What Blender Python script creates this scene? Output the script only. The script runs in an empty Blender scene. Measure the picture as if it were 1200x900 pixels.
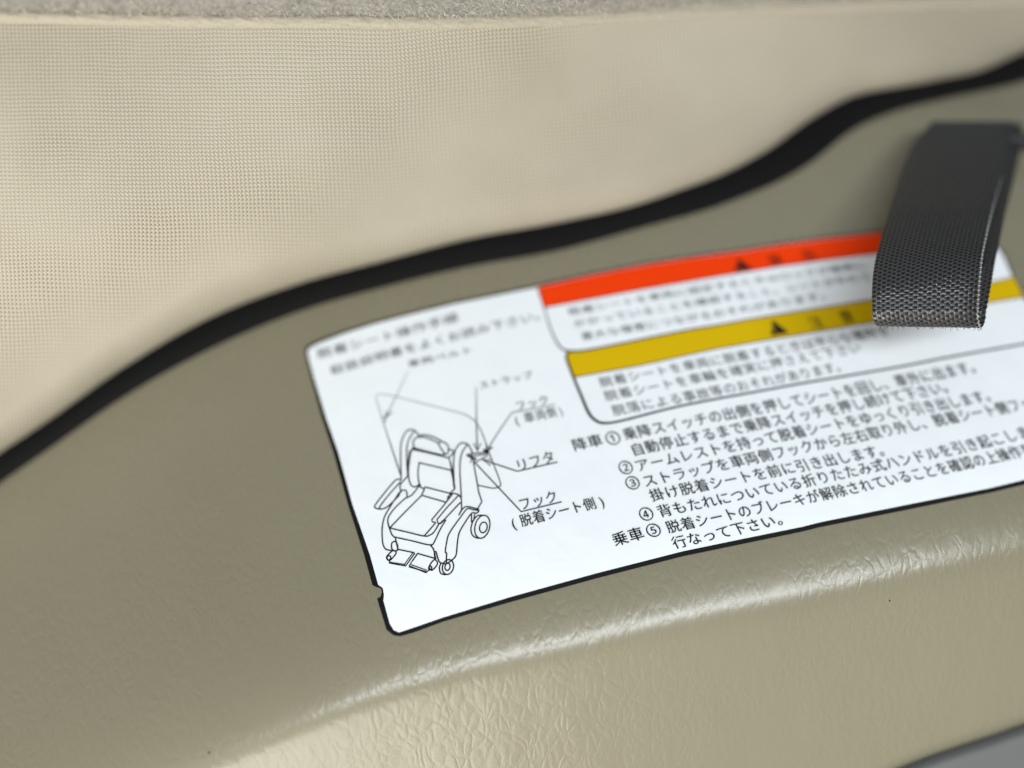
import bpy, math, random
import numpy as np
from mathutils import Vector, Matrix
from mathutils.geometry import delaunay_2d_cdt

random.seed(4)
rng = np.random.default_rng(4)
S = bpy.context.scene
COL = S.collection

# ------------------------------------------------------------------ camera
PITCH = math.radians(36)
CAM = Vector((0.0, -0.20, 0.70))
ROT = Matrix.Rotation(math.pi / 2 - PITCH, 3, 'X')
F = 1500.0                      # focal length in photo pixels (1200 wide)
cam_d = bpy.data.cameras.new('camera')
cam = bpy.data.objects.new('camera', cam_d)
COL.objects.link(cam)
cam.location = CAM
cam.rotation_euler = ROT.to_euler()
cam_d.sensor_width = 36.0
cam_d.lens = 36.0 * F / 1200.0
cam_d.clip_start = 0.01
cam_d.clip_end = 50.0
cam_d.dof.use_dof = True
cam_d.dof.focus_distance = 0.313
cam_d.dof.aperture_fstop = 2.4
cam_d.dof.aperture_blades = 0
S.camera = cam
RN = np.array(ROT)
CN = np.array(CAM)


def world(p):
    """camera-frame metres (x right, y up, z towards viewer) -> world"""
    return np.asarray(p, float) @ RN.T + CN


def ray(X, Y, Z):
    """a point seen in direction (X, Y) of the photo at depth Z, world metres"""
    X = np.asarray(X, float); Y = np.asarray(Y, float); Z = np.asarray(Z, float)
    return world(np.stack([(X - 600) / F * Z, (450 - Y) / F * Z, -Z], -1))


# ------------------------------------------------------------------ light
W = bpy.data.worlds.new('World')
S.world = W
W.use_nodes = True
W.node_tree.nodes['Background'].inputs[0].default_value = (0.80, 0.88, 1.0, 1)
W.node_tree.nodes['Background'].inputs[1].default_value = 0.16


def area(name, direc, dist, sx, sy, power, col):
    d = bpy.data.lights.new(name, 'AREA')
    d.shape = 'RECTANGLE'; d.size = sx; d.size_y = sy
    d.energy = power; d.color = col
    o = bpy.data.objects.new(name, d)
    COL.objects.link(o)
    v = np.array(direc, float); v /= np.linalg.norm(v)
    t = np.array([0.0, -0.01, -0.31])
    o.location = world(t + v * dist)
    dv = Vector(world(t) - world(t + v * dist))
    o.rotation_euler = dv.to_track_quat('-Z', 'Y').to_euler()
    return o


area('door_opening_light', (-0.45, -0.76, 0.55), 0.8, 1.1, 0.7, 17.5, (1.0, 0.96, 0.90))
area('window_light', (0.25, 0.10, 0.95), 1.1, 1.0, 0.10, 11.0, (0.90, 0.95, 1.0))
area('overhead_sheen_light', (0.0, 0.95, 0.25), 1.0, 1.2, 0.6, 1.0, (0.82, 0.91, 1.0))  # added cool lamp overhead, gives the label its sheen

S.view_settings.view_transform = 'Standard'
S.view_settings.look = 'None'
S.view_settings.exposure = 0.0
S.view_settings.gamma = 1.0

# ------------------------------------------------------------------ materials


def mat(name, col, rough=0.5, spec=0.5, metallic=0.0):
    m = bpy.data.materials.new(name)
    m.use_nodes = True
    b = m.node_tree.nodes['Principled BSDF']
    b.inputs['Base Color'].default_value = (*col, 1)
    b.inputs['Roughness'].default_value = rough
    b.inputs['Specular IOR Level'].default_value = spec
    b.inputs['Metallic'].default_value = metallic
    m.diffuse_color = (*col, 1)
    return m, m.node_tree, b


def node(nt, kind, **kw):
    n = nt.nodes.new(kind)
    for k, v in kw.items():
        if k.startswith('i_'):
            n.inputs[k[2:].replace('_', ' ')].default_value = v
        else:
            setattr(n, k, v)
    return n


def math_n(nt, op, a, b=None, c=None):
    n = nt.nodes.new('ShaderNodeMath'); n.operation = op
    for i, s in enumerate((a, b, c)):
        if s is None:
            continue
        if isinstance(s, (int, float)):
            n.inputs[i].default_value = s
        else:
            nt.links.new(s, n.inputs[i])
    return n.outputs[0]


def mix_col(nt, fac, c1, c2):
    n = nt.nodes.new('ShaderNodeMix'); n.data_type = 'RGBA'
    for idx, s in ((0, fac), (6, c1), (7, c2)):
        if isinstance(s, (int, float)):
            n.inputs[idx].default_value = s
        elif isinstance(s, tuple):
            n.inputs[idx].default_value = (*s, 1)
        else:
            nt.links.new(s, n.inputs[idx])
    return n.outputs[2]


def bump(nt, b, height, strength, dist, prev=None):
    n = nt.nodes.new('ShaderNodeBump')
    n.inputs['Strength'].default_value = strength
    n.inputs['Distance'].default_value = dist
    nt.links.new(height, n.inputs['Height'])
    if prev is not None:
        nt.links.new(prev, n.inputs['Normal'])
    nt.links.new(n.outputs[0], b.inputs['Normal'])
    return n.outputs[0]


# grained vinyl of the moulded panel (UV map is in metres)
M_VINYL, nt, b = mat('olive_beige_vinyl', (0.205, 0.185, 0.135), 0.40, 0.5)
uv = node(nt, 'ShaderNodeTexCoord').outputs['UV']
mp = node(nt, 'ShaderNodeMapping'); mp.inputs['Scale'].default_value = (1.0, 0.50, 1.0)
mp.inputs['Rotation'].default_value = (0, 0, 0.25)
nt.links.new(uv, mp.inputs[0])
nz = node(nt, 'ShaderNodeTexNoise', i_Scale=160.0, i_Detail=3.0)
nt.links.new(mp.outputs[0], nz.inputs['Vector'])
vm = node(nt, 'ShaderNodeVectorMath', operation='MULTIPLY_ADD')
vm.inputs[1].default_value = (0.006, 0.006, 0.006)
nt.links.new(nz.outputs['Color'], vm.inputs[0]); nt.links.new(mp.outputs[0], vm.inputs[2])
vo = node(nt, 'ShaderNodeTexVoronoi', feature='DISTANCE_TO_EDGE', i_Scale=410.0)
nt.links.new(vm.outputs[0], vo.inputs['Vector'])
cell = math_n(nt, 'MINIMUM', math_n(nt, 'MULTIPLY', vo.outputs['Distance'], 4.0), 1.0)
fine = node(nt, 'ShaderNodeTexNoise', i_Scale=900.0, i_Detail=4.0, i_Roughness=0.6)
nt.links.new(vm.outputs[0], fine.inputs['Vector'])
big = node(nt, 'ShaderNodeTexNoise', i_Scale=26.0, i_Detail=3.0)
nt.links.new(uv, big.inputs['Vector'])
amp = math_n(nt, 'MULTIPLY_ADD', big.outputs[0], 1.6, -0.25)
h = math_n(nt, 'ADD', math_n(nt, 'MULTIPLY', cell, 0.6), math_n(nt, 'MULTIPLY', fine.outputs[0], 0.7))
h = math_n(nt, 'MULTIPLY', h, amp)
n1 = bump(nt, b, h, 0.38, 0.00024)
wv = node(nt, 'ShaderNodeTexNoise', i_Scale=75.0, i_Detail=2.0)
nt.links.new(mp.outputs[0], wv.inputs['Vector'])
bump(nt, b, wv.outputs[0], 0.25, 0.0010, n1)
tint = node(nt, 'ShaderNodeTexNoise', i_Scale=12.0, i_Detail=4.0)
nt.links.new(uv, tint.inputs['Vector'])
c = mix_col(nt, tint.outputs[0], (0.176, 0.161, 0.108), (0.202, 0.186, 0.127))
dirt = node(nt, 'ShaderNodeTexVoronoi', i_Scale=70.0)
nt.links.new(uv, dirt.inputs['Vector'])
dm = math_n(nt, 'LESS_THAN', dirt.outputs['Distance'], 0.022)
dsel = node(nt, 'ShaderNodeSeparateColor'); nt.links.new(dirt.outputs['Color'], dsel.inputs[0])
dm = math_n(nt, 'MULTIPLY', dm, math_n(nt, 'GREATER_THAN', dsel.outputs[0], 0.5))
c = mix_col(nt, dm, c, (0.03, 0.025, 0.02))
nt.links.new(c, b.inputs['Base Color'])
rr = math_n(nt, 'MULTIPLY_ADD', fine.outputs[0], 0.14, 0.20)
nt.links.new(rr, b.inputs['Roughness'])

# open mesh fabric of the cushion
M_MESH, nt, b = mat('beige_mesh_fabric', (0.42, 0.36, 0.26), 0.85, 0.2)
uv = node(nt, 'ShaderNodeTexCoord').outputs['UV']
wn = node(nt, 'ShaderNodeTexNoise', i_Scale=60.0, i_Detail=2.0)
nt.links.new(uv, wn.inputs['Vector'])
vm = node(nt, 'ShaderNodeVectorMath', operation='MULTIPLY_ADD')
vm.inputs[1].default_value = (0.0012, 0.0012, 0)
nt.links.new(wn.outputs['Color'], vm.inputs[0]); nt.links.new(uv, vm.inputs[2])
sp = node(nt, 'ShaderNodeSeparateXYZ'); nt.links.new(vm.outputs[0], sp.inputs[0])
PITCH_M = 0.00098
su = math_n(nt, 'SINE', math_n(nt, 'MULTIPLY', sp.outputs[0], 2 * math.pi / PITCH_M))
sv = math_n(nt, 'SINE', math_n(nt, 'MULTIPLY', sp.outputs[1], 2 * math.pi / PITCH_M))
au = math_n(nt, 'MULTIPLY_ADD', su, 0.5, 0.5)
av = math_n(nt, 'MULTIPLY_ADD', sv, 0.5, 0.5)
hole = math_n(nt, 'MULTIPLY', au, av)
hm = node(nt, 'ShaderNodeMapRange', interpolation_type='SMOOTHSTEP')
hm.inputs[1].default_value = 0.16; hm.inputs[2].default_value = 0.75
nt.links.new(hole, hm.inputs[0])
bl = node(nt, 'ShaderNodeTexNoise', i_Scale=14.0, i_Detail=3.0)
nt.links.new(uv, bl.inputs['Vector'])
base = mix_col(nt, bl.outputs[0], (0.305, 0.278, 0.216), (0.355, 0.325, 0.252))
wear = node(nt, 'ShaderNodeTexNoise', i_Scale=19.0, i_Detail=3.0)
nt.links.new(uv, wear.inputs['Vector'])
wm = node(nt, 'ShaderNodeMapRange'); wm.inputs[1].default_value = 0.36; wm.inputs[2].default_value = 0.62; wm.inputs[3].default_value = 0.05
nt.links.new(wear.outputs[0], wm.inputs[0])
fcol = mix_col(nt, math_n(nt, 'MULTIPLY', hm.outputs[0], math_n(nt, 'MULTIPLY', wm.outputs[0], 0.95)), base, (0.15, 0.118, 0.075))
nt.links.new(fcol, b.inputs['Base Color'])
bump(nt, b, math_n(nt, 'SUBTRACT', 1.0, math_n(nt, 'MAXIMUM', au, av)), 0.6, 0.0004)

M_STRIP, nt, b = mat('matte_black_strip', (0.005, 0.005, 0.005), 0.85, 0.1)
n = node(nt, 'ShaderNodeTexNoise', i_Scale=900.0, i_Detail=3.0)
bump(nt, b, n.outputs[0], 0.4, 0.0004)

M_FUZZ, nt, b = mat('greige_brushed_pile', (0.42, 0.38, 0.31), 0.9, 0.15)
tc = node(nt, 'ShaderNodeTexCoord').outputs['UV']
n = node(nt, 'ShaderNodeTexNoise', i_Scale=700.0, i_Detail=5.0, i_Roughness=0.7)
nt.links.new(tc, n.inputs['Vector'])
nt.links.new(mix_col(nt, n.outputs[0], (0.17, 0.16, 0.135), (0.40, 0.38, 0.33)), b.inputs['Base Color'])
bump(nt, b, n.outputs[0], 1.0, 0.0012)
M_WELT, nt, b = mat('beige_brushed_welt', (0.44, 0.38, 0.27), 0.9, 0.15)
tc = node(nt, 'ShaderNodeTexCoord').outputs['UV']
n = node(nt, 'ShaderNodeTexNoise', i_Scale=1100.0, i_Detail=5.0, i_Roughness=0.7)
nt.links.new(tc, n.inputs['Vector'])
nt.links.new(mix_col(nt, n.outputs[0], (0.25, 0.225, 0.17), (0.44, 0.40, 0.31)), b.inputs['Base Color'])
bump(nt, b, n.outputs[0], 0.8, 0.0006)
M_FIBRE, nt, b = mat('greige_pile_fibres', (0.50, 0.47, 0.41), 0.7, 0.3)
oi = node(nt, 'ShaderNodeTexNoise', i_Scale=500.0)
tc = node(nt, 'ShaderNodeTexCoord').outputs['Object']
nt.links.new(tc, oi.inputs['Vector'])
nt.links.new(mix_col(nt, oi.outputs[0], (0.15, 0.14, 0.115), (0.62, 0.585, 0.50)), b.inputs['Base Color'])

M_WHITE, nt, b = mat('white_sticker_film', (0.76, 0.785, 0.80), 0.30, 0.5)
tc = node(nt, 'ShaderNodeTexCoord').outputs['UV']
n = node(nt, 'ShaderNodeTexNoise', i_Scale=140.0, i_Detail=3.0)
nt.links.new(tc, n.inputs['Vector'])
nt.links.new(mix_col(nt, n.outputs[0], (0.695, 0.745, 0.765), (0.77, 0.80, 0.815)), b.inputs['Base Color'])
bump(nt, b, n.outputs[0], 0.25, 0.0006)
M_INK = mat('black_print_ink', (0.006, 0.006, 0.006), 0.5, 0.15)[0]
M_RED = mat('red_orange_print', (0.76, 0.042, 0.001), 0.5, 0.1)[0]
M_YEL = mat('mustard_yellow_print', (0.56, 0.375, 0.001), 0.5, 0.1)[0]
M_GREY, nt, b = mat('grey_moulded_plastic', (0.105, 0.107, 0.106), 0.55, 0.4)
n = node(nt, 'ShaderNodeTexNoise', i_Scale=900.0)
bump(nt, b, n.outputs[0], 0.2, 0.0003)
M_METAL = mat('black_coated_steel', (0.012, 0.012, 0.012), 0.5, 0.4)[0]

M_WEB, nt, b = mat('charcoal_nylon_webbing', (0.03, 0.03, 0.03), 0.5, 0.35)
at = node(nt, 'ShaderNodeAttribute', attribute_name='thread')
fib = node(nt, 'ShaderNodeTexNoise', i_Scale=2500.0, i_Detail=2.0)
nt.links.new(node(nt, 'ShaderNodeTexCoord').outputs['Object'], fib.inputs['Vector'])
tw = mix_col(nt, fib.outputs[0], (0.004, 0.004, 0.004), (0.012, 0.012, 0.012))
nt.links.new(math_n(nt, 'MULTIPLY_ADD', at.outputs['Fac'], -0.75, 0.9), b.inputs['Specular IOR Level'])
nt.links.new(math_n(nt, 'MULTIPLY_ADD', at.outputs['Fac'], 0.35, 0.30), b.inputs['Roughness'])
nt.links.new(mix_col(nt, at.outputs['Fac'], (0.038, 0.036, 0.034), tw), b.inputs['Base Color'])  # paler weft colour paints in the glints between dark warp threads
M_FRAY = mat('dark_nylon_fibre', (0.06, 0.06, 0.06), 0.5, 0.4)[0]
M_THREAD = mat('pale_grey_edge_thread', (0.26, 0.26, 0.25), 0.6, 0.3)[0]

# ------------------------------------------------------------------ mesh helpers


def mk(name, verts, faces, m, parent=None, uvs=None, smooth=True, attr=None):
    """one mesh object; vertices given in world metres"""
    v = np.asarray(verts, float)
    org = np.array(parent.location) if parent is not None else v.mean(0)
    me = bpy.data.meshes.new(name)
    me.from_pydata((v - org).tolist(), [], [list(f) for f in faces])
    if uvs is not None:
        u = np.asarray(uvs, float)
        lay = me.uv_layers.new(name='UVMap')
        li = np.empty(len(me.loops), dtype=np.int32)
        me.loops.foreach_get('vertex_index', li)
        lay.data.foreach_set('uv', u[li].ravel().astype(np.float32))
    if attr is not None:
        a = me.attributes.new('thread', 'FLOAT', 'POINT')
        a.data.foreach_set('value', np.asarray(attr, np.float32))
    me.materials.append(m)
    if smooth:
        me.polygons.foreach_set('use_smooth', [True] * len(me.polygons))
    me.update()
    o = bpy.data.objects.new(name, me)
    COL.objects.link(o)
    if parent is not None:
        o.parent = parent
    else:
        o.location = org
    return o


def tag(o, label, cat, group=None):
    o['label'] = label; o['category'] = cat
    if group:
        o['group'] = group
    return o


def thing(name, label, cat, loc):
    o = bpy.data.objects.new(name, None)
    o.empty_display_size = 0.01
    o.location = loc
    COL.objects.link(o)
    return tag(o, label, cat)


def grid_faces(nr, nc, flip=False):
    i = np.arange(nr - 1)[:, None] * nc + np.arange(nc - 1)[None, :]
    q = np.stack([i, i + nc, i + nc + 1, i + 1], -1).reshape(-1, 4)
    return q[:, ::-1] if flip else q


def spline(xs, ys):
    """monotone-ish cubic through points (Catmull-Rom tangents)"""
    xs = np.array(xs, float); ys = np.array(ys, float)
    d = np.gradient(ys, xs)

    def f(x):
        x = np.asarray(x, float)
        k = np.clip(np.searchsorted(xs, x) - 1, 0, len(xs) - 2)
        hh = xs[k + 1] - xs[k]; t = (x - xs[k]) / hh
        lin = np.where(t < 0, ys[0] + (x - xs[0]) * d[0], ys[-1] + (x - xs[-1]) * d[-1])
        v = ((2*t**3-3*t**2+1)*ys[k] + (t**3-2*t**2+t)*hh*d[k] + (-2*t**3+3*t**2)*ys[k+1] + (t**3-t**2)*hh*d[k+1])
        return np.where((t < 0) | (t > 1), lin, v)
    return f


def softplus(x, w):
    return w * np.logaddexp(0, np.asarray(x, float) / w)


# ------------------------------------------------------------------ moulded vinyl panel
RIDGE = spline([-300, 0, 200, 300, 400, 500, 600, 700, 800, 950, 1100, 1200, 1500],
               [1240, 1030, 900, 855, 815, 782, 758, 736, 713, 682, 650, 629, 560])
MM = 0.0002


def panelZ(X, Y):
    X = np.asarray(X, float); Y = np.asarray(Y, float)
    d = Y - RIDGE(X) - 2
    w = 42 + 0.012 * np.abs(X - 700)
    n = softplus(-d, 1) if False else w * np.logaddexp(0, -d / w)
    p = 10.0 * np.logaddexp(0, (d - 24) / 10.0)
    z = 0.50 * n + 0.00022 * n * n + 0.50 * p - 0.0002 * p * p + 0.07 * (X - 500) + 0.00010 * (X - 500) ** 2
    return 0.300 + MM * z


xs = np.linspace(-330, 1530, 470); ys = np.linspace(-120, 1230, 340)
XX, YY = np.meshgrid(xs, ys)
ZZ = panelZ(XX, YY)
P = ray(XX, YY, ZZ)
arc_u = np.concatenate([np.zeros((len(ys), 1)), np.cumsum(np.linalg.norm(np.diff(P, axis=1), axis=2), 1)], 1)
arc_u -= arc_u[:, 235:236]
arc_v = np.concatenate([np.zeros((1, len(xs))), np.cumsum(np.linalg.norm(np.diff(P, axis=0), axis=2), 0)], 0)
panel = mk('vinyl_panel', P.reshape(-1, 3), grid_faces(len(ys), len(xs)), M_VINYL,
           uvs=np.stack([arc_u, arc_v], -1).reshape(-1, 2))
tag(panel, 'olive beige grained vinyl panel with a glossy ridge below the white label', 'panel')

# ------------------------------------------------------------------ black seal between cushion and panel
UP = spline([-200, 0, 50, 150, 250, 350, 450, 550, 650, 750, 800, 850, 900, 950, 1000, 1050, 1100, 1150, 1200, 1400],
            [660, 531, 498, 428, 371, 333, 306, 280, 262, 239, 222, 203, 176, 140, 113, 103, 94, 83, 61, -18])
LO = spline([-200, 0, 50, 150, 250, 350, 450, 550, 650, 750, 850, 950, 1000, 1050, 1100, 1200, 1400],
            [712, 568, 533, 464, 409, 367, 338, 314, 296, 269, 240, 193, 154, 132, 119, 97, 18])
xs = np.linspace(-200, 1400, 300)
prof = np.linspace(0, 1, 13)
lo = LO(xs); up = UP(xs) - 26
rows = []
for t in prof:
    Y = lo + (up - lo) * t
    lift = 0.0045 * math.sin(math.pi * min(1, t * 1.0)) ** 0.6
    rows.append(ray(xs, Y, panelZ(xs, Y) - lift + (0.001 if t in (0, 1) else 0)))
P = np.stack(rows, 0)
strip = mk('black_strip', P.reshape(-1, 3), grid_faces(13, 300, True), M_STRIP)  # matte black strip laid along the gap
tag(strip, 'black seal curving along the gap between beige mesh cushion and olive panel', 'strip')

# ------------------------------------------------------------------ beige mesh cushion
TOP = spline([-300, 0, 150, 400, 550, 650, 800, 1000, 1200, 1500], [20, 27, 31, 34, 34, 31, 23, 15, 8, -4])


def cushZ(X, Y):
    q = ((X - 300) * 200 + (Y - 200) * 250) / 320.0
    z = 0.312 + MM * 0.85 * softplus(q - 10, 50) - MM * 0.22 * softplus(-q - 40, 60)
    z = z + MM * 85 / (1 + np.exp(-(Y - 350) / 50.0)) / (1 + np.exp((X - 330) / 60.0))
    lim = panelZ(X, UP(X)) - 0.010
    return lim - softplus(lim - z, 0.006)


NR, NC = 200, 380
xs = np.linspace(-250, 1450, NC)
s = np.linspace(0, 1, NR) ** 1.35
edge = UP(xs)
topy = np.full_like(xs, -90.0)
XX = np.tile(xs, (NR, 1))
YY = edge[None, :] + (topy - edge)[None, :] * s[:, None]
e = edge[None, :] - YY
r = 46.0
Zb = cushZ(XX, YY)
Ze = panelZ(xs, edge)[None, :] - 0.0035
k = np.clip(1 - e / r, 0, 1)
roll = 1 - np.sqrt(np.clip(1 - k ** 2.2, 0, 1))
ZZ = Zb + (Ze - Zb) * roll
P = ray(XX, YY, ZZ)
skirt = ray(xs, edge + 2, Ze[0] + 0.02)
P = np.concatenate([skirt[None], P], 0)
fu = (XX - 600) * 0.31 / F
fv = (450 - YY) * 0.31 / F
cl = np.stack([fu + 0.05 * fv, fv - 0.10 * np.maximum(fu + 0.03, 0) * 1.0], -1)
cl = np.concatenate([cl[:1], cl], 0)
cushion = mk('mesh_cushion', P.reshape(-1, 3), grid_faces(NR + 1, NC, True), M_MESH, uvs=cl.reshape(-1, 2))
tag(cushion, 'beige cushion covered in fine open mesh fabric above the black seal', 'cushion')

# ------------------------------------------------------------------ brushed fabric roll and its welt along the top
xs = np.linspace(-250, 1450, 340)
base = cushZ(xs, TOP(xs))


def tube_rows(cy, cz, rad, n, a0, a1, amp):
    rows_, uv_ = [], []
    for i in range(n):
        a = math.radians(a0 + (a1 - a0) * i / (n - 1))
        Y = cy - rad * (1 + amp * np.sin(xs / 37.0) + amp * np.sin(xs / 11.3)) * np.sin(a)
        Z = cz - rad * MM * math.cos(a)
        rows_.append(ray(xs, Y, Z + 0.00012 * rng.standard_normal(len(xs))))
        uv_.append(np.stack([xs * MM, np.full_like(xs, a * rad * MM)], -1))
    return np.stack(rows_, 0), np.stack(uv_, 0)


roll_t = thing('fabric_trim', 'grey brushed pile roll with a beige welt along the top edge over the mesh cushion', 'trim',
               world((0, 0.095, -0.32)))
P, U = tube_rows(TOP(xs) - 11, base + 0.0006, 11.5, 30, -130, 150, 0.015)
mk('welt', P.reshape(-1, 3), grid_faces(30, len(xs), True), M_WELT, roll_t, U.reshape(-1, 2))
N = 60
P, U = tube_rows(TOP(xs) - 16 - 52, base + 0.001, 54.0, N, -95, 130, 0.012)
mk('roll', P.reshape(-1, 3), grid_faces(N, len(xs), True), M_FUZZ, roll_t, U.reshape(-1, 2))
fv_, ff_ = [], []
FW = 0.00009
for _ in range(26000):
    i = rng.integers(0, N - 20); j = rng.integers(20, 320)
    p = P[i, j]
    nrm = np.cross(P[i + 1, j] - P[i, j], P[i, j + 1] - P[i, j]); nrm /= np.linalg.norm(nrm)
    if nrm @ (CN - p) < 0:
        nrm = -nrm
    d = nrm * 0.7 + rng.standard_normal(3) * 0.55
    d /= np.linalg.norm(d)
    side = np.cross(d, rng.standard_normal(3)); side /= np.linalg.norm(side)
    L = rng.uniform(0.0006, 0.0016)
    p = p + (P[i, j + 1] - p) * rng.random() + (P[i + 1, j] - p) * rng.random()
    k0 = len(fv_)
    mid = p + d * L * 0.6 + rng.standard_normal(3) * 0.00012
    fv_ += [p - side * FW, p + side * FW, mid + side * FW * 0.8, mid - side * FW * 0.8, p + d * L + rng.standard_normal(3) * 0.0002]
    ff_ += [(k0, k0 + 1, k0 + 2, k0 + 3), (k0 + 3, k0 + 2, k0 + 4)]
mk('pile', np.array(fv_), ff_, M_FIBRE, roll_t, smooth=False)

# ------------------------------------------------------------------ grey plastic in the lower right corner
CE = spline([700, 950, 1035, 1080, 1120, 1160, 1200, 1300, 1500], [1110, 954, 902, 883, 869, 856, 842, 807, 737])
xs = np.linspace(700, 1480, 160)
rows = []
for i in range(40):
    t = i / 39
    if t < 0.5:
        a = t / 0.5 * math.pi / 2
        dy = 26 * (1 - math.cos(a)); dz = 0.010 * (1 - math.sin(a))
    else:
        dy = 26 + (t - 0.5) * 2 * 300; dz = -0.006 * (t - 0.5) * 2
    Y = CE(xs) + dy
    rows.append(ray(xs, Y, panelZ(xs, CE(xs)) - 0.003 + dz))
rows.insert(0, ray(xs, CE(xs) + 4, panelZ(xs, CE(xs)) + 0.002))
corner = mk('plastic_cover', np.stack(rows, 0).reshape(-1, 3), grid_faces(41, 160), M_GREY)
tag(corner, 'smooth grey plastic cover poking into the bottom right corner', 'cover')

# ------------------------------------------------------------------ the label
lab_o = ray(480, 735, panelZ(480, 735))
label = thing('warning_label',
              'white printed label with red and yellow bands, black border and a wheelchair drawing',
              'label', lab_o)


def catmull(pts, n=8, closed=False):
    p = np.array(pts, float)
    if len(p) < 3:
        return p
    if closed:
        q = np.vstack([p[-1], p, p[0], p[1]])
    else:
        q = np.vstack([2 * p[0] - p[1], p, 2 * p[-1] - p[-2]])
    out = []
    for i in range(1, len(q) - 2):
        for t in np.linspace(0, 1, n, endpoint=False):
            a, b_, c_, d_ = q[i - 1], q[i], q[i + 1], q[i + 2]
            out.append(0.5 * ((2 * b_) + (-a + c_) * t + (2 * a - 5 * b_ + 4 * c_ - d_) * t * t + (-a + 3 * b_ - 3 * c_ + d_) * t ** 3))
    if not closed:
        out.append(q[-2])
    return np.array(out)


def inside(poly, pts):
    x, y = pts[:, 0], pts[:, 1]
    r_ = np.zeros(len(pts), bool)
    j = len(poly) - 1
    for i in range(len(poly)):
        xi, yi = poly[i]; xj, yj = poly[j]
        with np.errstate(divide='ignore', invalid='ignore'):
            c_ = ((yi > y) != (yj > y)) & (x < (xj - xi) * (y - yi) / (yj - yi) + xi)
        r_ ^= c_
        j = i
    return r_


def drape(px, off):
    px = np.asarray(px, float)
    return ray(px[:, 0], px[:, 1], panelZ(px[:, 0], px[:, 1]) - off)


def sheet(name, outline, off, m, parent, step=9.0, skirt=0.0):
    """a thin film with the given outline lying on the panel, off metres proud of it"""
    o = np.array(outline, float)
    # resample long edges
    r_ = []
    for i in range(len(o)):
        a, b_ = o[i], o[(i + 1) % len(o)]
        n_ = max(1, int(np.linalg.norm(b_ - a) / step))
        for t in range(n_):
            r_.append(a + (b_ - a) * t / n_)
    o = np.array(r_)
    mn, mx = o.min(0), o.max(0)
    gx, gy = np.meshgrid(np.arange(mn[0], mx[0], step), np.arange(mn[1], mx[1], step))
    g = np.stack([gx.ravel(), gy.ravel()], -1)
    g = g[inside(o, g)]
    if len(g):
        dmin = np.array([np.min(np.hypot(*(o - p).T)) for p in g])
        g = g[dmin > step * 0.35]
    allp = np.vstack([o, g]) if len(g) else o
    n_ = len(o)
    co, _, fa, *_ = delaunay_2d_cdt([Vector(p) for p in allp], [(i, (i + 1) % n_) for i in range(n_)], [], 1, 1e-5)
    co = np.array([tuple(v) for v in co])
    V = drape(co, off)
    faces = [tuple(reversed(f)) for f in fa]
    uvs = co * MM
    if skirt:
        k0 = len(V)
        V = np.vstack([V, drape(o, off - skirt)])
        top = [int(np.argmin(np.hypot(*(co - p).T))) for p in o]
        for i in range(n_):
            j = (i + 1) % n_
            faces.append((top[i], top[j], k0 + j, k0 + i))
        uvs = np.vstack([uvs, o * MM])
    return mk(name, V, faces, m, parent, uvs, smooth=False)


def strokes_mesh(lines, off):
    """thick lines drawn on the label: list of (points, width)"""
    V, Fc = [], []
    for pts, w in lines:
        p = np.array(pts, float)
        keep = [0] + [i for i in range(1, len(p)) if np.hypot(*(p[i] - p[i - 1])) > 1e-3]
        p = p[keep]
        # subdivide long segments so that they follow the surface
        q = [p[0]]
        for a, b_ in zip(p[:-1], p[1:]):
            n_ = max(1, int(np.hypot(*(b_ - a)) / 8))
            for t in range(1, n_ + 1):
                q.append(a + (b_ - a) * t / n_)
        p = np.array(q)
        d = np.gradient(p, axis=0)
        d /= np.maximum(np.hypot(d[:, 0], d[:, 1])[:, None], 1e-9)
        nn = np.stack([-d[:, 1], d[:, 0]], -1)
        ww = (np.full(len(p), w) if np.isscalar(w) else np.interp(np.linspace(0, 1, len(p)), np.linspace(0, 1, len(w)), w))
        p[0] -= d[0] * ww[0] * 0.3; p[-1] += d[-1] * ww[-1] * 0.3
        k0 = len(V)
        for i in range(len(p)):
            V.append(p[i] + nn[i] * ww[i] / 2); V.append(p[i] - nn[i] * ww[i] / 2)
        for i in range(len(p) - 1):
            Fc.append((k0 + 2 * i, k0 + 2 * i + 2, k0 + 2 * i + 3, k0 + 2 * i + 1))
    return drape(np.array(V), off), Fc


OFF_B, OFF_W, OFF_C, OFF_P = 0.00020, 0.00026, 0.00030, 0.00034

outer = [(453, 738), (442, 701.5), (446.2, 699.5), (447.6, 694), (446.5, 689.5), (440, 687.5), (436.5, 685.5),
         (426.7, 650), (407.5, 590), (392, 531), (378, 489), (364.5, 440), (359.5, 420), (358.2, 411.5), (360, 407.5), (364, 404.6),
         (372.5, 400.3), (405, 388.5), (440, 377.6), (480, 367.2), (530, 355), (580, 345), (625, 336), (640, 332.4),
         (695, 320.6), (755, 309), (805, 301.5), (860, 294.3), (913, 286), (968, 278.6), (1032, 271.5), (1090, 264.5), (1128, 261), (1142, 261), (1151, 265),
         (1160, 275), (1177, 299), (1187, 322), (1203, 350), (1226, 390), (1262, 452), (1300, 520), (1304, 538), (1296, 548), (1280, 553.5),
         (1200, 568), (1160, 577.5), (1060, 598), (960, 618), (940, 623), (870, 637.5), (800, 652), (700, 677.5), (600, 705), (520, 728.3), (484, 741.5), (469, 745.6), (461.6, 744.7)]
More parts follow.
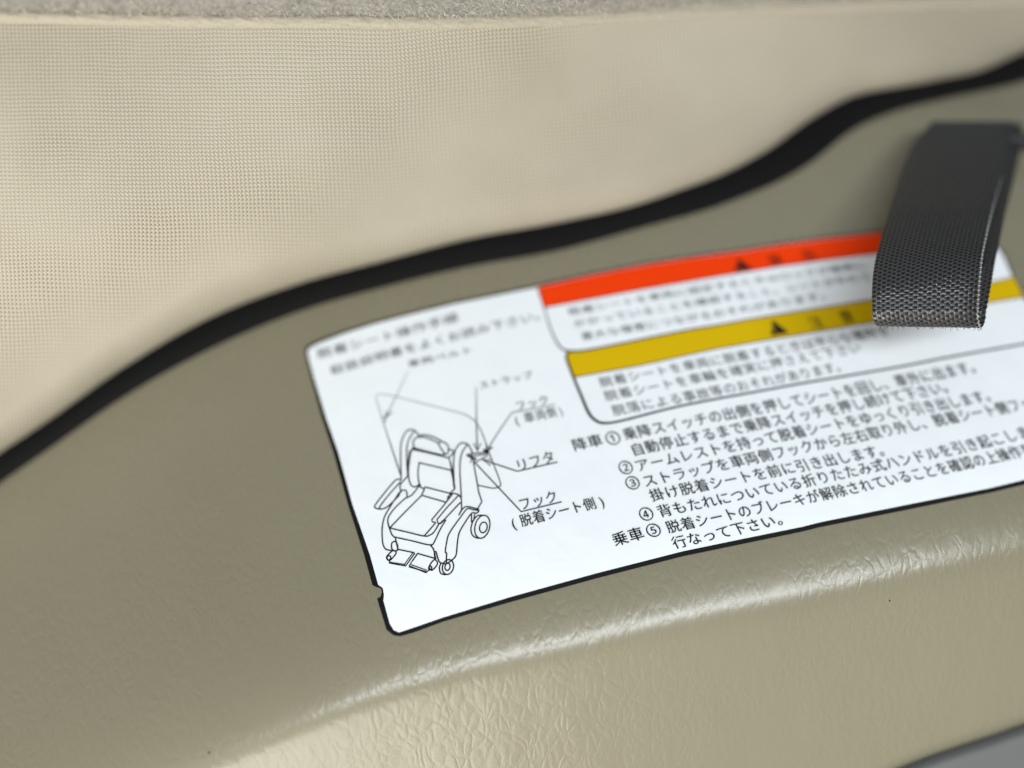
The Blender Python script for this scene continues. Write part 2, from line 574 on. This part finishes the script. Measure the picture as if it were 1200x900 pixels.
white = [(456.7, 730.7), (449.3, 703.8), (450, 697), (448.6, 689), (443.2, 685.2),
         (433.4, 650), (412.7, 590), (396.7, 531), (382, 489), (367.5, 441), (361.8, 420), (360.4, 412.3), (362, 408.7), (366, 406.2),
         (373.5, 402.2), (405.5, 390.2), (440.5, 379.2), (480.5, 368.8), (530.5, 356.6), (580.5, 346.6), (625, 337.5), (640, 334),
         (695, 322), (755, 310.3), (805, 302.7), (860, 295.4), (913, 287.2), (968, 279.8), (1032, 272.7), (1090, 265.8), (1128, 262.3), (1141, 262.4), (1149.5, 266),
         (1158.6, 276), (1175.5, 300), (1185.5, 323), (1201, 351), (1224, 391), (1260, 453), (1297, 520), (1300, 536), (1293, 543), (1279, 547.5),
         (1200, 562.3), (1160, 572), (1060, 592), (960, 612.2), (940, 617.3), (870, 631.5), (800, 646), (700, 671.5), (600, 699), (520, 723.3), (481, 736.7), (467.7, 741), (461.6, 738.6)]
outer = [(x - (1.0 if x < 420 and y < 560 else 0), y - (1.0 if x < 1150 and y < 480 else 0)) for x, y in outer]
sheet('border', outer, OFF_B, M_INK, label, skirt=0.0006)
sheet('film', white, OFF_W, M_WHITE, label)
red = [(630.2, 338), (633, 336), (640, 334.4), (695, 322.4), (755, 310.7), (805, 303.1), (860, 295.8), (913, 287.6), (968, 280.2), (1032, 273.1), (1090, 266.2), (1128, 262.7),
       (1141, 262.8), (1149.3, 266.4), (1158, 276), (1162, 281.5), (1120, 285), (1080, 289.5), (1028, 297), (968, 304.5), (913, 312), (900, 314.3), (840, 323.8), (750, 339.3), (637.7, 360)]
sheet('red_band', red, OFF_C, M_RED, label)
yel = [(672.5, 442), (664.5, 423), (663.8, 418), (665.5, 414), (671, 411.8), (695, 408.8), (800, 387.7), (840, 380.8), (900, 370.2), (913, 368), (1020, 351.5), (1100, 339.5), (1158.7, 331), (1184, 325),
       (1187, 323.5), (1200, 348), (1153, 355.5), (1085, 367), (1020, 377.8), (900, 398), (840, 408.4), (750, 428)]
sheet('yellow_band', yel, OFF_C, M_YEL, label)

box_lines = [
    (catmull([(630.2, 338), (637.5, 360), (645, 385), (653, 402), (660, 409.5), (667, 411.5)]), (1.2, 1.2, 1.5, 1.8, 2.0)),
    ([(637.5, 360.2), (750, 339.5), (840, 324), (913, 312.2), (968, 304.7), (1028, 297.2), (1080, 289.7), (1162, 281.7)], 1.0),
    (catmull([(667, 411.8), (695, 409), (800, 387.8), (840, 381), (900, 370.4), (1020, 351.7), (1100, 339.7), (1158.7, 331.2), (1186, 325)]), (2.0, 1.2, 1.0)),
    (catmull([(668, 411.5), (664.3, 415), (664.2, 421), (672, 442), (682, 466), (690, 484), (698.5, 493), (709, 495.8), (730, 492.7), (800, 475.2),
              (900, 456.5), (940, 449.2), (1050, 430.6), (1107, 419.5), (1200, 403), (1236, 397)]), (2.0, 2.6, 3.0, 2.2, 2.0, 2.0, 2.0)),
    ([(672.5, 442.2), (750, 428.3), (840, 408.7), (900, 398.3), (1020, 378.1), (1085, 367.3), (1153, 355.8), (1200, 348.2)], 1.0),
]
box_lines = [(p_, tuple(np.array(w_, float).ravel() * 1.2) if not np.isscalar(w_) else w_ * 1.2) for p_, w_ in box_lines]
V, Fc = strokes_mesh(box_lines, OFF_P)
mk('box_outline', V, Fc, M_INK, label, smooth=False)

# ---- the wheelchair drawing
D = []


def A(pts, w=1.6, sm=True, org=(430, 490), k=7.5, closed=False):
    p = np.array(pts, float) / k + np.array(org)
    if sm and len(p) > 2:
        p = catmull(p, 6, closed)
        if closed:
            p = np.vstack([p, p[:1]])
    D.append((p, w))


def B(pts, w=1.6, sm=True, closed=False):
    A(pts, w, sm, (430, 580), 7.5, closed)


def ell(cx, cy, rx, ry, rot, a0=0, a1=360, w=1.6):
    t = np.radians(np.linspace(a0, a1, 40))
    r_ = math.radians(rot)
    x = rx * np.cos(t); y = ry * np.sin(t)
    B(np.stack([cx + x * math.cos(r_) - y * math.sin(r_), cy + x * math.sin(r_) + y * math.cos(r_)], -1), w, False)


A([(300, 540), (297, 400), (297, 250), (312, 180), (345, 120), (380, 102), (412, 107), (440, 130), (455, 155)])
A([(418, 112), (375, 175), (352, 250), (350, 380), (358, 500)])
A([(375, 290), (362, 400), (360, 500)])
A([(358, 505), (340, 530), (300, 575), (290, 605), (296, 635)])
A([(296, 636), (335, 633), (350, 655), (352, 697)])
A([(354, 698), (395, 675), (440, 620), (470, 588)])
A([(452, 152), (520, 148), (590, 168), (650, 200), (690, 220), (712, 245), (716, 290), (700, 318), (672, 316)])
A([(440, 168), (412, 190), (407, 230), (415, 255), (430, 268)])
A([(440, 168), (500, 168), (570, 190), (632, 222)])
A([(652, 200), (632, 225), (650, 265), (690, 320)])
A([(400, 266), (430, 270), (550, 302), (668, 330)], (1.2, 2.6, 2.6))
A([(432, 266), (402, 264), (388, 290), (375, 360), (365, 450), (368, 530), (385, 585), (410, 603), (440, 598), (460, 578)])
A([(400, 280), (432, 282), (550, 308), (670, 338), (720, 350)])
A([(720, 350), (735, 400), (752, 490), (768, 610)], (1.4, 2.0, 2.2))
A([(458, 392), (740, 458)], sm=False)
A([(460, 390), (450, 450), (450, 520), (460, 575), (478, 612), (502, 617)])
A([(740, 458), (758, 540), (772, 612), (760, 632), (728, 662)])
A([(715, 274), (745, 280), (770, 296)]); A([(772, 290), (722, 346)], sm=False)
A([(768, 600), (762, 480), (762, 380), (770, 300), (798, 245), (832, 218), (880, 228), (905, 255), (925, 303)])
A([(882, 234), (842, 290), (820, 370), (817, 480), (826, 640), (833, 805)])
A([(936, 392), (960, 520), (982, 650), (1010, 735), (972, 797)], sm=False)
A([(512, 606), (732, 662)], sm=False); A([(480, 678), (690, 738)], sm=False)
A([(512, 606), (480, 678)], sm=False)
A([(715, 700), (728, 672), (762, 662), (805, 674), (826, 702)])
A([(712, 690), (708, 725)], sm=False)
A([(300, 546), (255, 543), (160, 650), (72, 765), (76, 790), (112, 799), (152, 794), (205, 758), (285, 676)])
A([(292, 563), (200, 665), (118, 770), (114, 797)])
A([(300, 645), (290, 655), (272, 672)], 2.2)
B([(300, -28), (265, 10), (195, 118), (152, 200), (133, 300), (138, 420), (160, 472), (190, 485), (215, 488)])
B([(352, 22), (325, 40), (250, 110), (192, 188), (184, 240), (200, 300), (220, 350), (248, 376)])
B([(480, 5), (340, 145), (205, 285)], sm=False)
B([(205, 292), (350, 326), (505, 362), (555, 352), (590, 325), (635, 252)])
B([(250, 372), (400, 405), (558, 440), (598, 400), (640, 310), (692, 222)])
B([(603, 246), (505, 360)], sm=False)
B([(750, -5), (660, 110), (568, 220), (574, 236), (602, 243)], sm=False)
B([(802, 6), (700, 115), (616, 215), (622, 245), (642, 252)], sm=False)
B([(820, 68), (760, 130), (690, 205), (650, 248), (625, 250)])
B([(690, 225), (665, 228), (645, 250)])
B([(808, 176), (828, 140), (850, 115), (878, 102), (930, 112), (980, 128), (978, 150), (960, 160)])
B([(975, 135), (925, 128), (882, 122), (830, 185), (725, 335), (700, 420), (688, 500), (700, 515), (697, 580), (706, 602)])
B([(960, 162), (922, 160), (870, 230), (812, 330), (795, 420), (785, 520), (762, 560), (708, 602)])
B([(832, 130), (812, 170)], 1.8, False)
ell(1014, 280, 64, 103, 14); ell(1023, 286, 33, 47, 14)
B([(1010, 178), (968, 186), (930, 235), (914, 300), (925, 350), (955, 375), (985, 380)])
B([(918, 168), (920, 240)], sm=False); B([(946, 172), (942, 208)], sm=False)
B([(250, 380), (272, 480)], sm=False)
B([(558, 440), (585, 480), (605, 560)])
B([(265, 487), (280, 480), (415, 508), (418, 520)], sm=False)
B([(418, 515), (340, 625), (195, 598), (200, 580)], 1.5, False); B([(400, 512), (325, 618)], 1.2, False)
B([(195, 590), (335, 612)], 1.2, False)
B([(445, 515), (605, 560)], sm=False); B([(445, 515), (370, 622), (520, 684), (550, 655)], sm=False)
B([(372, 632), (520, 676)], 1.6, False); B([(385, 612), (525, 662)], 1.2, False)
B([(240, 410), (218, 425), (218, 470), (240, 492), (266, 485), (270, 450), (258, 418)], closed=True)
B([(228, 490), (175, 540), (180, 568), (206, 572), (256, 512)], closed=True)
ell(192, 553, 17, 18, 0)
B([(592, 570), (548, 628), (572, 662), (620, 605)], closed=True)
ell(556, 643, 14, 17, 0)
B([(600, 565), (592, 508), (606, 500), (620, 545), (640, 592), (690, 606)])
ell(712, 634, 48, 66, 14); ell(708, 632, 22, 32, 10)
B([(650, 600), (637, 640), (648, 688), (690, 702)])
V, Fc = strokes_mesh(D, OFF_P)
mk('wheelchair_drawing', V, Fc, M_INK, label, smooth=False)

# ---- strap loop, hooks, leader lines and arrows of the drawing
D = []


def Cc(pts, w=1.0, sm=False):
    A(pts, w, sm, (420, 440), 7.5)


def G(pts, w=1.5, sm=False):
    A(pts, w, sm, (540, 430), 4.5)


Cc([(152, 200), (165, 240), (200, 345), (222, 425), (300, 660), (372, 880)], (0.5, 0.8, 1.3, 1.5))
Cc([(152, 200), (160, 176), (200, 164), (330, 187), (600, 255), (800, 305), (930, 342), (990, 375), (1035, 415), (1080, 490), (1130, 620)], (0.5, 0.6, 0.8, 1.2), True)
A([(1050, 250), (1110, 400), (1172, 565), (1162, 603), (1110, 616), (1040, 604), (975, 590)], 1.3, True)
Cc([(205, 368), (240, 374), (233, 412), (218, 414)], 1.1)
Cc([(438, -40), (330, 187), (242, 365)], (0.45, 0.7, 0.9)); Cc([(242, 312), (246, 360), (296, 324)], 1.1); Cc([(240, 368), (256, 340)], 2.2)
Cc([(1035, 100), (1037, 400), (1044, 650)], (0.7, 1.3, 1.6)); Cc([(1013, 600), (1045, 665), (1075, 598)], 1.3)
G([(495, 198), (270, 240), (200, 340), (130, 452)], (0.8, 1.1, 1.3)); G([(160, 430), (128, 455), (138, 428)], 1.4)
G([(508, 502), (298, 550), (200, 518), (115, 490)]); G([(165, 490), (115, 488), (155, 520)], 1.3)
G([(530, 712), (318, 763), (70, 500)]); G([(52, 505), (55, 478), (80, 490)], 1.4)
A([(885, 320), (960, 308), (1060, 300)], 1.6); A([(888, 332), (960, 330), (1050, 318)], 1.4)
A([(1030, 280), (1062, 305)], 3.2); A([(880, 325), (905, 340)], 2.4); A([(900, 335), (960, 360)], 2.0)
A([(945, 392), (1060, 330)], 1.3); A([(1062, 262), (1105, 258)], 1.2); A([(920, 345), (945, 392)], 1.6); A([(1050, 240), (1066, 300)], 1.8)
V, Fc = strokes_mesh(D, OFF_P + 0.00002)
mk('leader_lines', V, Fc, M_INK, label, smooth=False)

# ---- lettering
_gl = {}


def glyph(ch):
    if ch in _gl:
        return _gl[ch]
    c_ = bpy.data.curves.new('glyph', 'FONT'); c_.body = ch; c_.resolution_u = 3
    o = bpy.data.objects.new('glyph', c_); COL.objects.link(o)
    bpy.context.view_layer.update()
    dg = bpy.context.evaluated_depsgraph_get()
    ev = o.evaluated_get(dg); me = ev.to_mesh()
    v = np.array([tuple(x.co)[:2] for x in me.vertices]) if len(me.vertices) else np.zeros((0, 2))
    f = [tuple(p.vertices) for p in me.polygons]
    ev.to_mesh_clear()
    bpy.data.objects.remove(o); bpy.data.curves.remove(c_)
    if len(v):
        v = v - np.array([0.5, 0.38])
        if ch in '()':
            v[:, 0] += 0.5 - (0.19)
        if ch == '⚠':
            v[:, 0] -= 0.13
    _gl[ch] = (v, f)
    return _gl[ch]


def up_vec(x, y, hscale=1.0):
    dd = float(RIDGE(x)) - y
    hh = 15.6 - np.clip((dd - 215) / 160, 0, 1) * 3.8
    lean = 0.27 + np.clip(x - 430, -80, 900) * 0.00058
    return np.array([-lean, -1.0]) * hh * hscale


def line(text, pts, hscale=1.0, size=0.97, store=None, bold=True):
    ii = [p[0] for p in pts]
    deg = min(2, len(pts) - 1)
    px = np.polyfit(ii, [p[1] for p in pts], deg); py = np.polyfit(ii, [p[2] for p in pts], deg)
    dx = np.polyder(px); dy = np.polyder(py)
    for i, ch in enumerate(text):
        if ch == ' ':
            continue
        v, f = glyph(ch)
        c_ = np.array([np.polyval(px, i), np.polyval(py, i)])
        ex = np.array([np.polyval(dx, i), np.polyval(dy, i)])
        ey = up_vec(*c_, hscale)
        for sx, sy, lift in (((-0.013, -0.007, 0.0), (0.013, 0.007, 0.000012)) if bold else ((0, 0, 0.0),)):   # twice: printed bold
            store.append((c_[None] + ((v[:, :1] + sx) * ex[None] + (v[:, 1:] + sy) * ey[None]) * size, f, lift))


def letters(name, items, m=None, bold=True, off=0.0):
    st = []
    for it in items:
        line(*it[:2], *(it[2:]), store=st, bold=bold)
    V, Fc, k0 = [], [], 0
    for v, f, lift in st:
        V.append(drape(v, OFF_P + 0.00004 + lift + off) if len(v) else np.zeros((0, 3))); Fc += [tuple(i + k0 for i in q) for q in f]; k0 += len(v)
    return mk(name, np.vstack(V), Fc, m or M_INK, label, smooth=False)


letters('heading_text', [
    ('脱着シート操作手順', [(0, 380, 413), (5, 473, 388.5), (8, 528, 373.5)], 1.05),
    ('取扱説明書をよくお読み下さい。', [(0, 395, 432.5), (4, 464, 412.5), (9, 549, 389.5), (12, 600, 377)]),
], bold=False)
letters('callout_text', [
    ('車両ベルト', [(0, 485, 425.5), (1, 500.5, 421.8), (4, 547, 411)], 0.75),
    ('ストラップ', [(0, 567, 451), (4, 618, 440)], 0.75),
    ('フック', [(0, 610, 475), (2, 637, 469)], 0.85),
    ('(車両側)', [(0, 606.5, 492), (1, 618, 489.2), (3, 648, 483), (4, 656, 481.2)], 0.95),
], bold=False)
letters('callout_text', [
    ('リフタ', [(0, 611.5, 544.4), (2, 642.5, 536)]),
    ('フック', [(0, 615, 590), (2, 646, 582.5)]),
    ('(脱着シート側)', [(0, 603, 612.5), (1, 614.4, 609.5), (6, 692.5, 590), (7, 704, 587.5)]),
])
letters('warning_text', [
    ('警', [(0, 909, 305), (1, 926, 302)], 1.1), ('告', [(0, 948, 299), (1, 965, 296)], 1.1),
    ('脱着シートを車両に固定するときはロックが確実に', [(0, 673, 364.5), (4, 736, 353), (8, 798, 342.5), (22, 1008, 311)], 0.78),
    ('かかっていることを確認すること。シートが外れて', [(0, 679, 378.5), (6, 775, 361.5), (22, 1014, 325)], 0.78),
    ('重大な傷害につながるおそれがあります。', [(0, 688, 393.5), (3, 734, 385.5), (18, 968, 346)], 0.78),
], bold=False)
letters('caution_text', [
    ('注', [(0, 956, 377.5), (1, 973, 375)], 1.2), ('意', [(0, 992, 371), (1, 1009, 368)], 1.2),
    ('脱着シートを車両に脱着するときは平らな場所で', [(0, 710, 447), (6, 807, 428), (10, 870.6, 416.6), (21, 1034, 389)], 0.92),
    ('脱着シートを車輪を確実に押さえて下さい', [(0, 716, 463), (5, 798, 447), (10, 879, 431), (18, 1001, 408)], 0.92),
    ('脱落による事故等のおそれがあります。', [(0, 725, 480), (5, 808, 464), (7, 839, 458), (17, 985, 429)], 0.92),
], bold=False)
letters('warning_sign', [('▲', [(0, 868, 310), (1, 891, 306)], 1.5), ('▲', [(0, 909.5, 383.5), (1, 932, 379.5)], 1.6)])
letters('exclamation_mark', [('！', [(0, 868.5, 312), (1, 881, 310)], 0.8)], M_RED, off=0.00004)
letters('exclamation_mark', [('！', [(0, 910, 385.5), (1, 922, 383.5)], 0.85)], M_YEL, off=0.00004)
letters('instruction_text', [
    ('降車', [(0, 679, 520.5), (1, 697, 516.5)]), ('乗車', [(0, 726.5, 631), (1, 745, 626)], 1.05),
    ('①', [(0, 718, 513), (1, 738, 508.5)], 1.2), ('②', [(0, 733, 547.5), (1, 752, 543)], 1.2), ('③', [(0, 741, 565.5), (1, 760, 561)], 1.2),
    ('④', [(0, 757, 602), (1, 776, 597.4)], 1.2), ('⑤', [(0, 765.5, 621), (1, 785, 616.3)], 1.2),
    ('乗降スイッチの出側を押してシートを回し、車外に出ます。', [(0, 738, 508), (10, 902, 475), (18, 1026, 452), (25, 1128, 432)]),
    ('自動停止するまで乗降スイッチを押し続けて下さい。', [(0, 747, 526.5), (8, 879, 498), (15, 990, 477), (24, 1125, 450)]),
    ('アームレストを持って脱着シートをゆっくり引き出します。', [(0, 752, 545), (7, 872, 519), (15, 998, 493.5), (26, 1160, 463)]),
    ('ストラップを車両側フックから左右取り外し、脱着シート側フックに', [(0, 761.5, 563), (6, 863, 540.5), (12, 962, 520), (21, 1100, 492), (26, 1174, 478)]),
    ('掛け脱着シートを前に引き出します。', [(0, 769.7, 579.5), (8, 907, 552), (12, 972, 539), (16, 1036, 527)]),
    ('背もたれについている折りたたみ式ハンドルを引き起こします。', [(0, 779, 598.5), (10, 947, 562), (15, 1029, 545), (19, 1093, 533), (27, 1213, 503)]),
    ('脱着シートのブレーキが解除されていることを確認の上操作を', [(0, 788, 617), (11, 972, 577.5), (18, 1071, 556.5), (22, 1132, 542.5), (26, 1191, 529.5)]),
    ('行なって下さい。', [(0, 796, 635), (6, 900, 611.5)]),
])

# ------------------------------------------------------------------ black webbing strap hanging over the label
strap = thing('webbing_strap', 'charcoal woven nylon strap loop hanging over the right end of the white label', 'strap',
              ray(1140, 146, 0.375))
Lp = np.array([(1092, 143), (1069, 172), (1053, 212), (1041, 252), (1031, 284), (1024, 316), (1022, 342), (1022, 364)], float)
Rp = np.array([(1187, 143), (1183, 172), (1172, 212), (1161, 250), (1154, 280), (1149, 306), (1146, 335), (1144, 364)], float)
tt = np.linspace(0, 1, len(Lp))
Zs = np.array([0.364, 0.357, 0.345, 0.332, 0.3225, 0.3145, 0.3105, 0.309])


def rowsample(n):
    t = np.linspace(0, 1, n)
    f = lambda a: np.stack([spline(tt, a[:, 0])(t), spline(tt, a[:, 1])(t)], -1)
    return f(Lp), f(Rp), spline(tt, Zs)(t)


NF = 330
Lf, Rf, Zf = rowsample(NF)
rowsL, rowsR, rowsZ = list(Lf), list(Rf), list(Zf)
rf = 0.0034
for a in np.linspace(0, math.pi, 46)[1:]:
    sh = 7.0 * (1 - math.cos(a))
    dy = 17 * math.sin(a)
    rowsL.append(Lf[-1] + np.array([sh, dy])); rowsR.append(Rf[-1] + np.array([sh * 0.86, dy + 2 * math.sin(a)]))
    rowsZ.append(Zf[-1] + rf * (1 - math.cos(a)))
for i in range(NF - 2, -1, -2):
    t = i / (NF - 1)
    g = 14.0 * (0.35 + 0.65 * t)
    zz = Zf[i] + 2 * rf * t + 0.006 * (1 - t) + 0.006 * math.sin(math.pi * (1 - t)) * 0.7
    rowsL.append(Lf[i] + np.array([14.0, 0])); rowsR.append(Rf[i] + np.array([12.0 + 6 * math.sin(math.pi * (1 - t) ** 0.8), 0]))
    rowsZ.append(zz)
rowsL, rowsR, rowsZ = np.array(rowsL), np.array(rowsR), np.array(rowsZ)
NW = 200
c_ = np.linspace(0, 1, NW)
PX = rowsL[:, None, :] + (rowsR - rowsL)[:, None, :] * c_[None, :, None]
ZG = np.repeat(rowsZ[:, None], NW, 1)
ZG = ZG + 0.0012 * (np.abs(c_ - 0.5) * 2)[None, :] ** 6          # edges curl back a little
Pw = ray(PX[..., 0], PX[..., 1], ZG)
du = np.gradient(Pw, axis=1); dv = np.gradient(Pw, axis=0)
nn = np.cross(du, dv); nn /= np.linalg.norm(nn, axis=2, keepdims=True)
if (nn[NF // 2, NW // 2] @ (CN - Pw[NF // 2, NW // 2])) < 0:
    nn = -nn
lenv = np.concatenate([[0], np.cumsum(np.linalg.norm(np.diff(Pw[:, NW // 2], axis=0), axis=1))])
NT = 23                                                          # warp threads across
u = c_ * NT
colu = np.floor(u - 1e-6).astype(int)
fu_ = u - colu - 0.5
per = 0.00135
vv = lenv / per
zig = (colu % 2) * 0.5 + 0.06 * np.sin(colu * 1.7)
ph = vv[:, None] + zig[None, :]
over = 0.5 + 0.5 * np.cos(2 * np.pi * ph)
warp = np.sqrt(np.clip(1 - (fu_ * 2.1) ** 2, 0, 1))[None, :] * over ** 0.7
weft = (0.5 - 0.5 * np.cos(2 * np.pi * ph)) ** 1.5 * 0.35
hgt = np.maximum(warp * 0.8, weft * 2.0)
hgt += 0.05 * rng.standard_normal(hgt.shape)
Pd = Pw + nn * (hgt[..., None] * 0.00042)
thr = np.clip((warp - 0.30) * 2.6, 0, 1)
nr = len(rowsZ)
mk('webbing', Pd.reshape(-1, 3), grid_faces(nr, NW), M_WEB, strap, attr=thr.ravel())
# overcast edge thread on the right selvage
ev, ef = [], []
ring = 6
rr_ = 0.00030
nE = 520
idx = np.linspace(90, NF + 20, nE)
for kk, i in enumerate(idx):
    i0 = int(i); p = Pw[i0, -1] * (1 - (i - i0)) + Pw[min(i0 + 1, nr - 1), -1] * (i - i0)
    n0 = nn[i0, -2]; s0 = du[i0, -1] / np.linalg.norm(du[i0, -1])
    a = kk * 0.75
    p = p + n0 * (0.00035 + 0.00018 * math.cos(a)) + s0 * (0.00022 * math.sin(a))
    rloc = rr_ * min(1.0, 0.3 + kk / 200) * (0.75 + 0.35 * math.cos(a * 0.5))
    for q in range(ring):
        b_ = 2 * math.pi * q / ring
        ev.append(p + (n0 * math.cos(b_) + s0 * math.sin(b_)) * rloc)
for kk in range(nE - 1):
    for q in range(ring):
        ef.append((kk * ring + q, kk * ring + (q + 1) % ring, (kk + 1) * ring + (q + 1) % ring, (kk + 1) * ring + q))
fv_, ff_ = [], []
for _ in range(170):
    i = int(rng.integers(NF + 2, NF + 26)); j = int(rng.integers(1, NW - 2))
    p = Pw[i, j] + nn[i, j] * 0.0003
    d = nn[i, j] * 0.8 + rng.standard_normal(3) * 0.6; d /= np.linalg.norm(d)
    sd = np.cross(d, rng.standard_normal(3)); sd /= np.linalg.norm(sd); sd *= 0.00006
    L = rng.uniform(0.0004, 0.0013); k0 = len(fv_); bend = rng.standard_normal(3) * 0.0002
    fv_ += [p - sd, p + sd, p + d * L * 0.6 + bend + sd, p + d * L * 0.6 + bend - sd, p + d * L]
    ff_ += [(k0, k0 + 1, k0 + 2, k0 + 3), (k0 + 3, k0 + 2, k0 + 4)]
mk('frayed_fibres', np.array(fv_), ff_, M_FRAY, strap, smooth=False)
mk('edge_stitching', np.array(ev), ef, M_THREAD, strap)

# ------------------------------------------------------------------ black rod that the strap is looped on
p0, p1 = ray(1105, 158, 0.367), ray(1290, 170, 0.367)
ax = (p1 - p0); Lr = np.linalg.norm(ax); ax /= Lr
s1 = np.cross(ax, (0, 0, 1)); s1 /= np.linalg.norm(s1); s2 = np.cross(ax, s1)
rv, rfc = [], []
stations = [(0, 0.0), (0.0, 0.0015), (0.0006, 0.0020), (Lr - 0.0006, 0.0020), (Lr, 0.0015), (Lr, 0.0)]
for d, rr0 in stations:
    for q in range(20):
        a = 2 * math.pi * q / 20
        rv.append(p0 + ax * d + (s1 * math.cos(a) + s2 * math.sin(a)) * max(rr0, 1e-6))
for k in range(len(stations) - 1):
    for q in range(20):
        rfc.append((k * 20 + q, k * 20 + (q + 1) % 20, (k + 1) * 20 + (q + 1) % 20, (k + 1) * 20 + q))
rod = mk('anchor_rod', np.array(rv), rfc, M_METAL)
tag(rod, 'thin black rod showing at the right edge beside the top of the strap', 'rod')
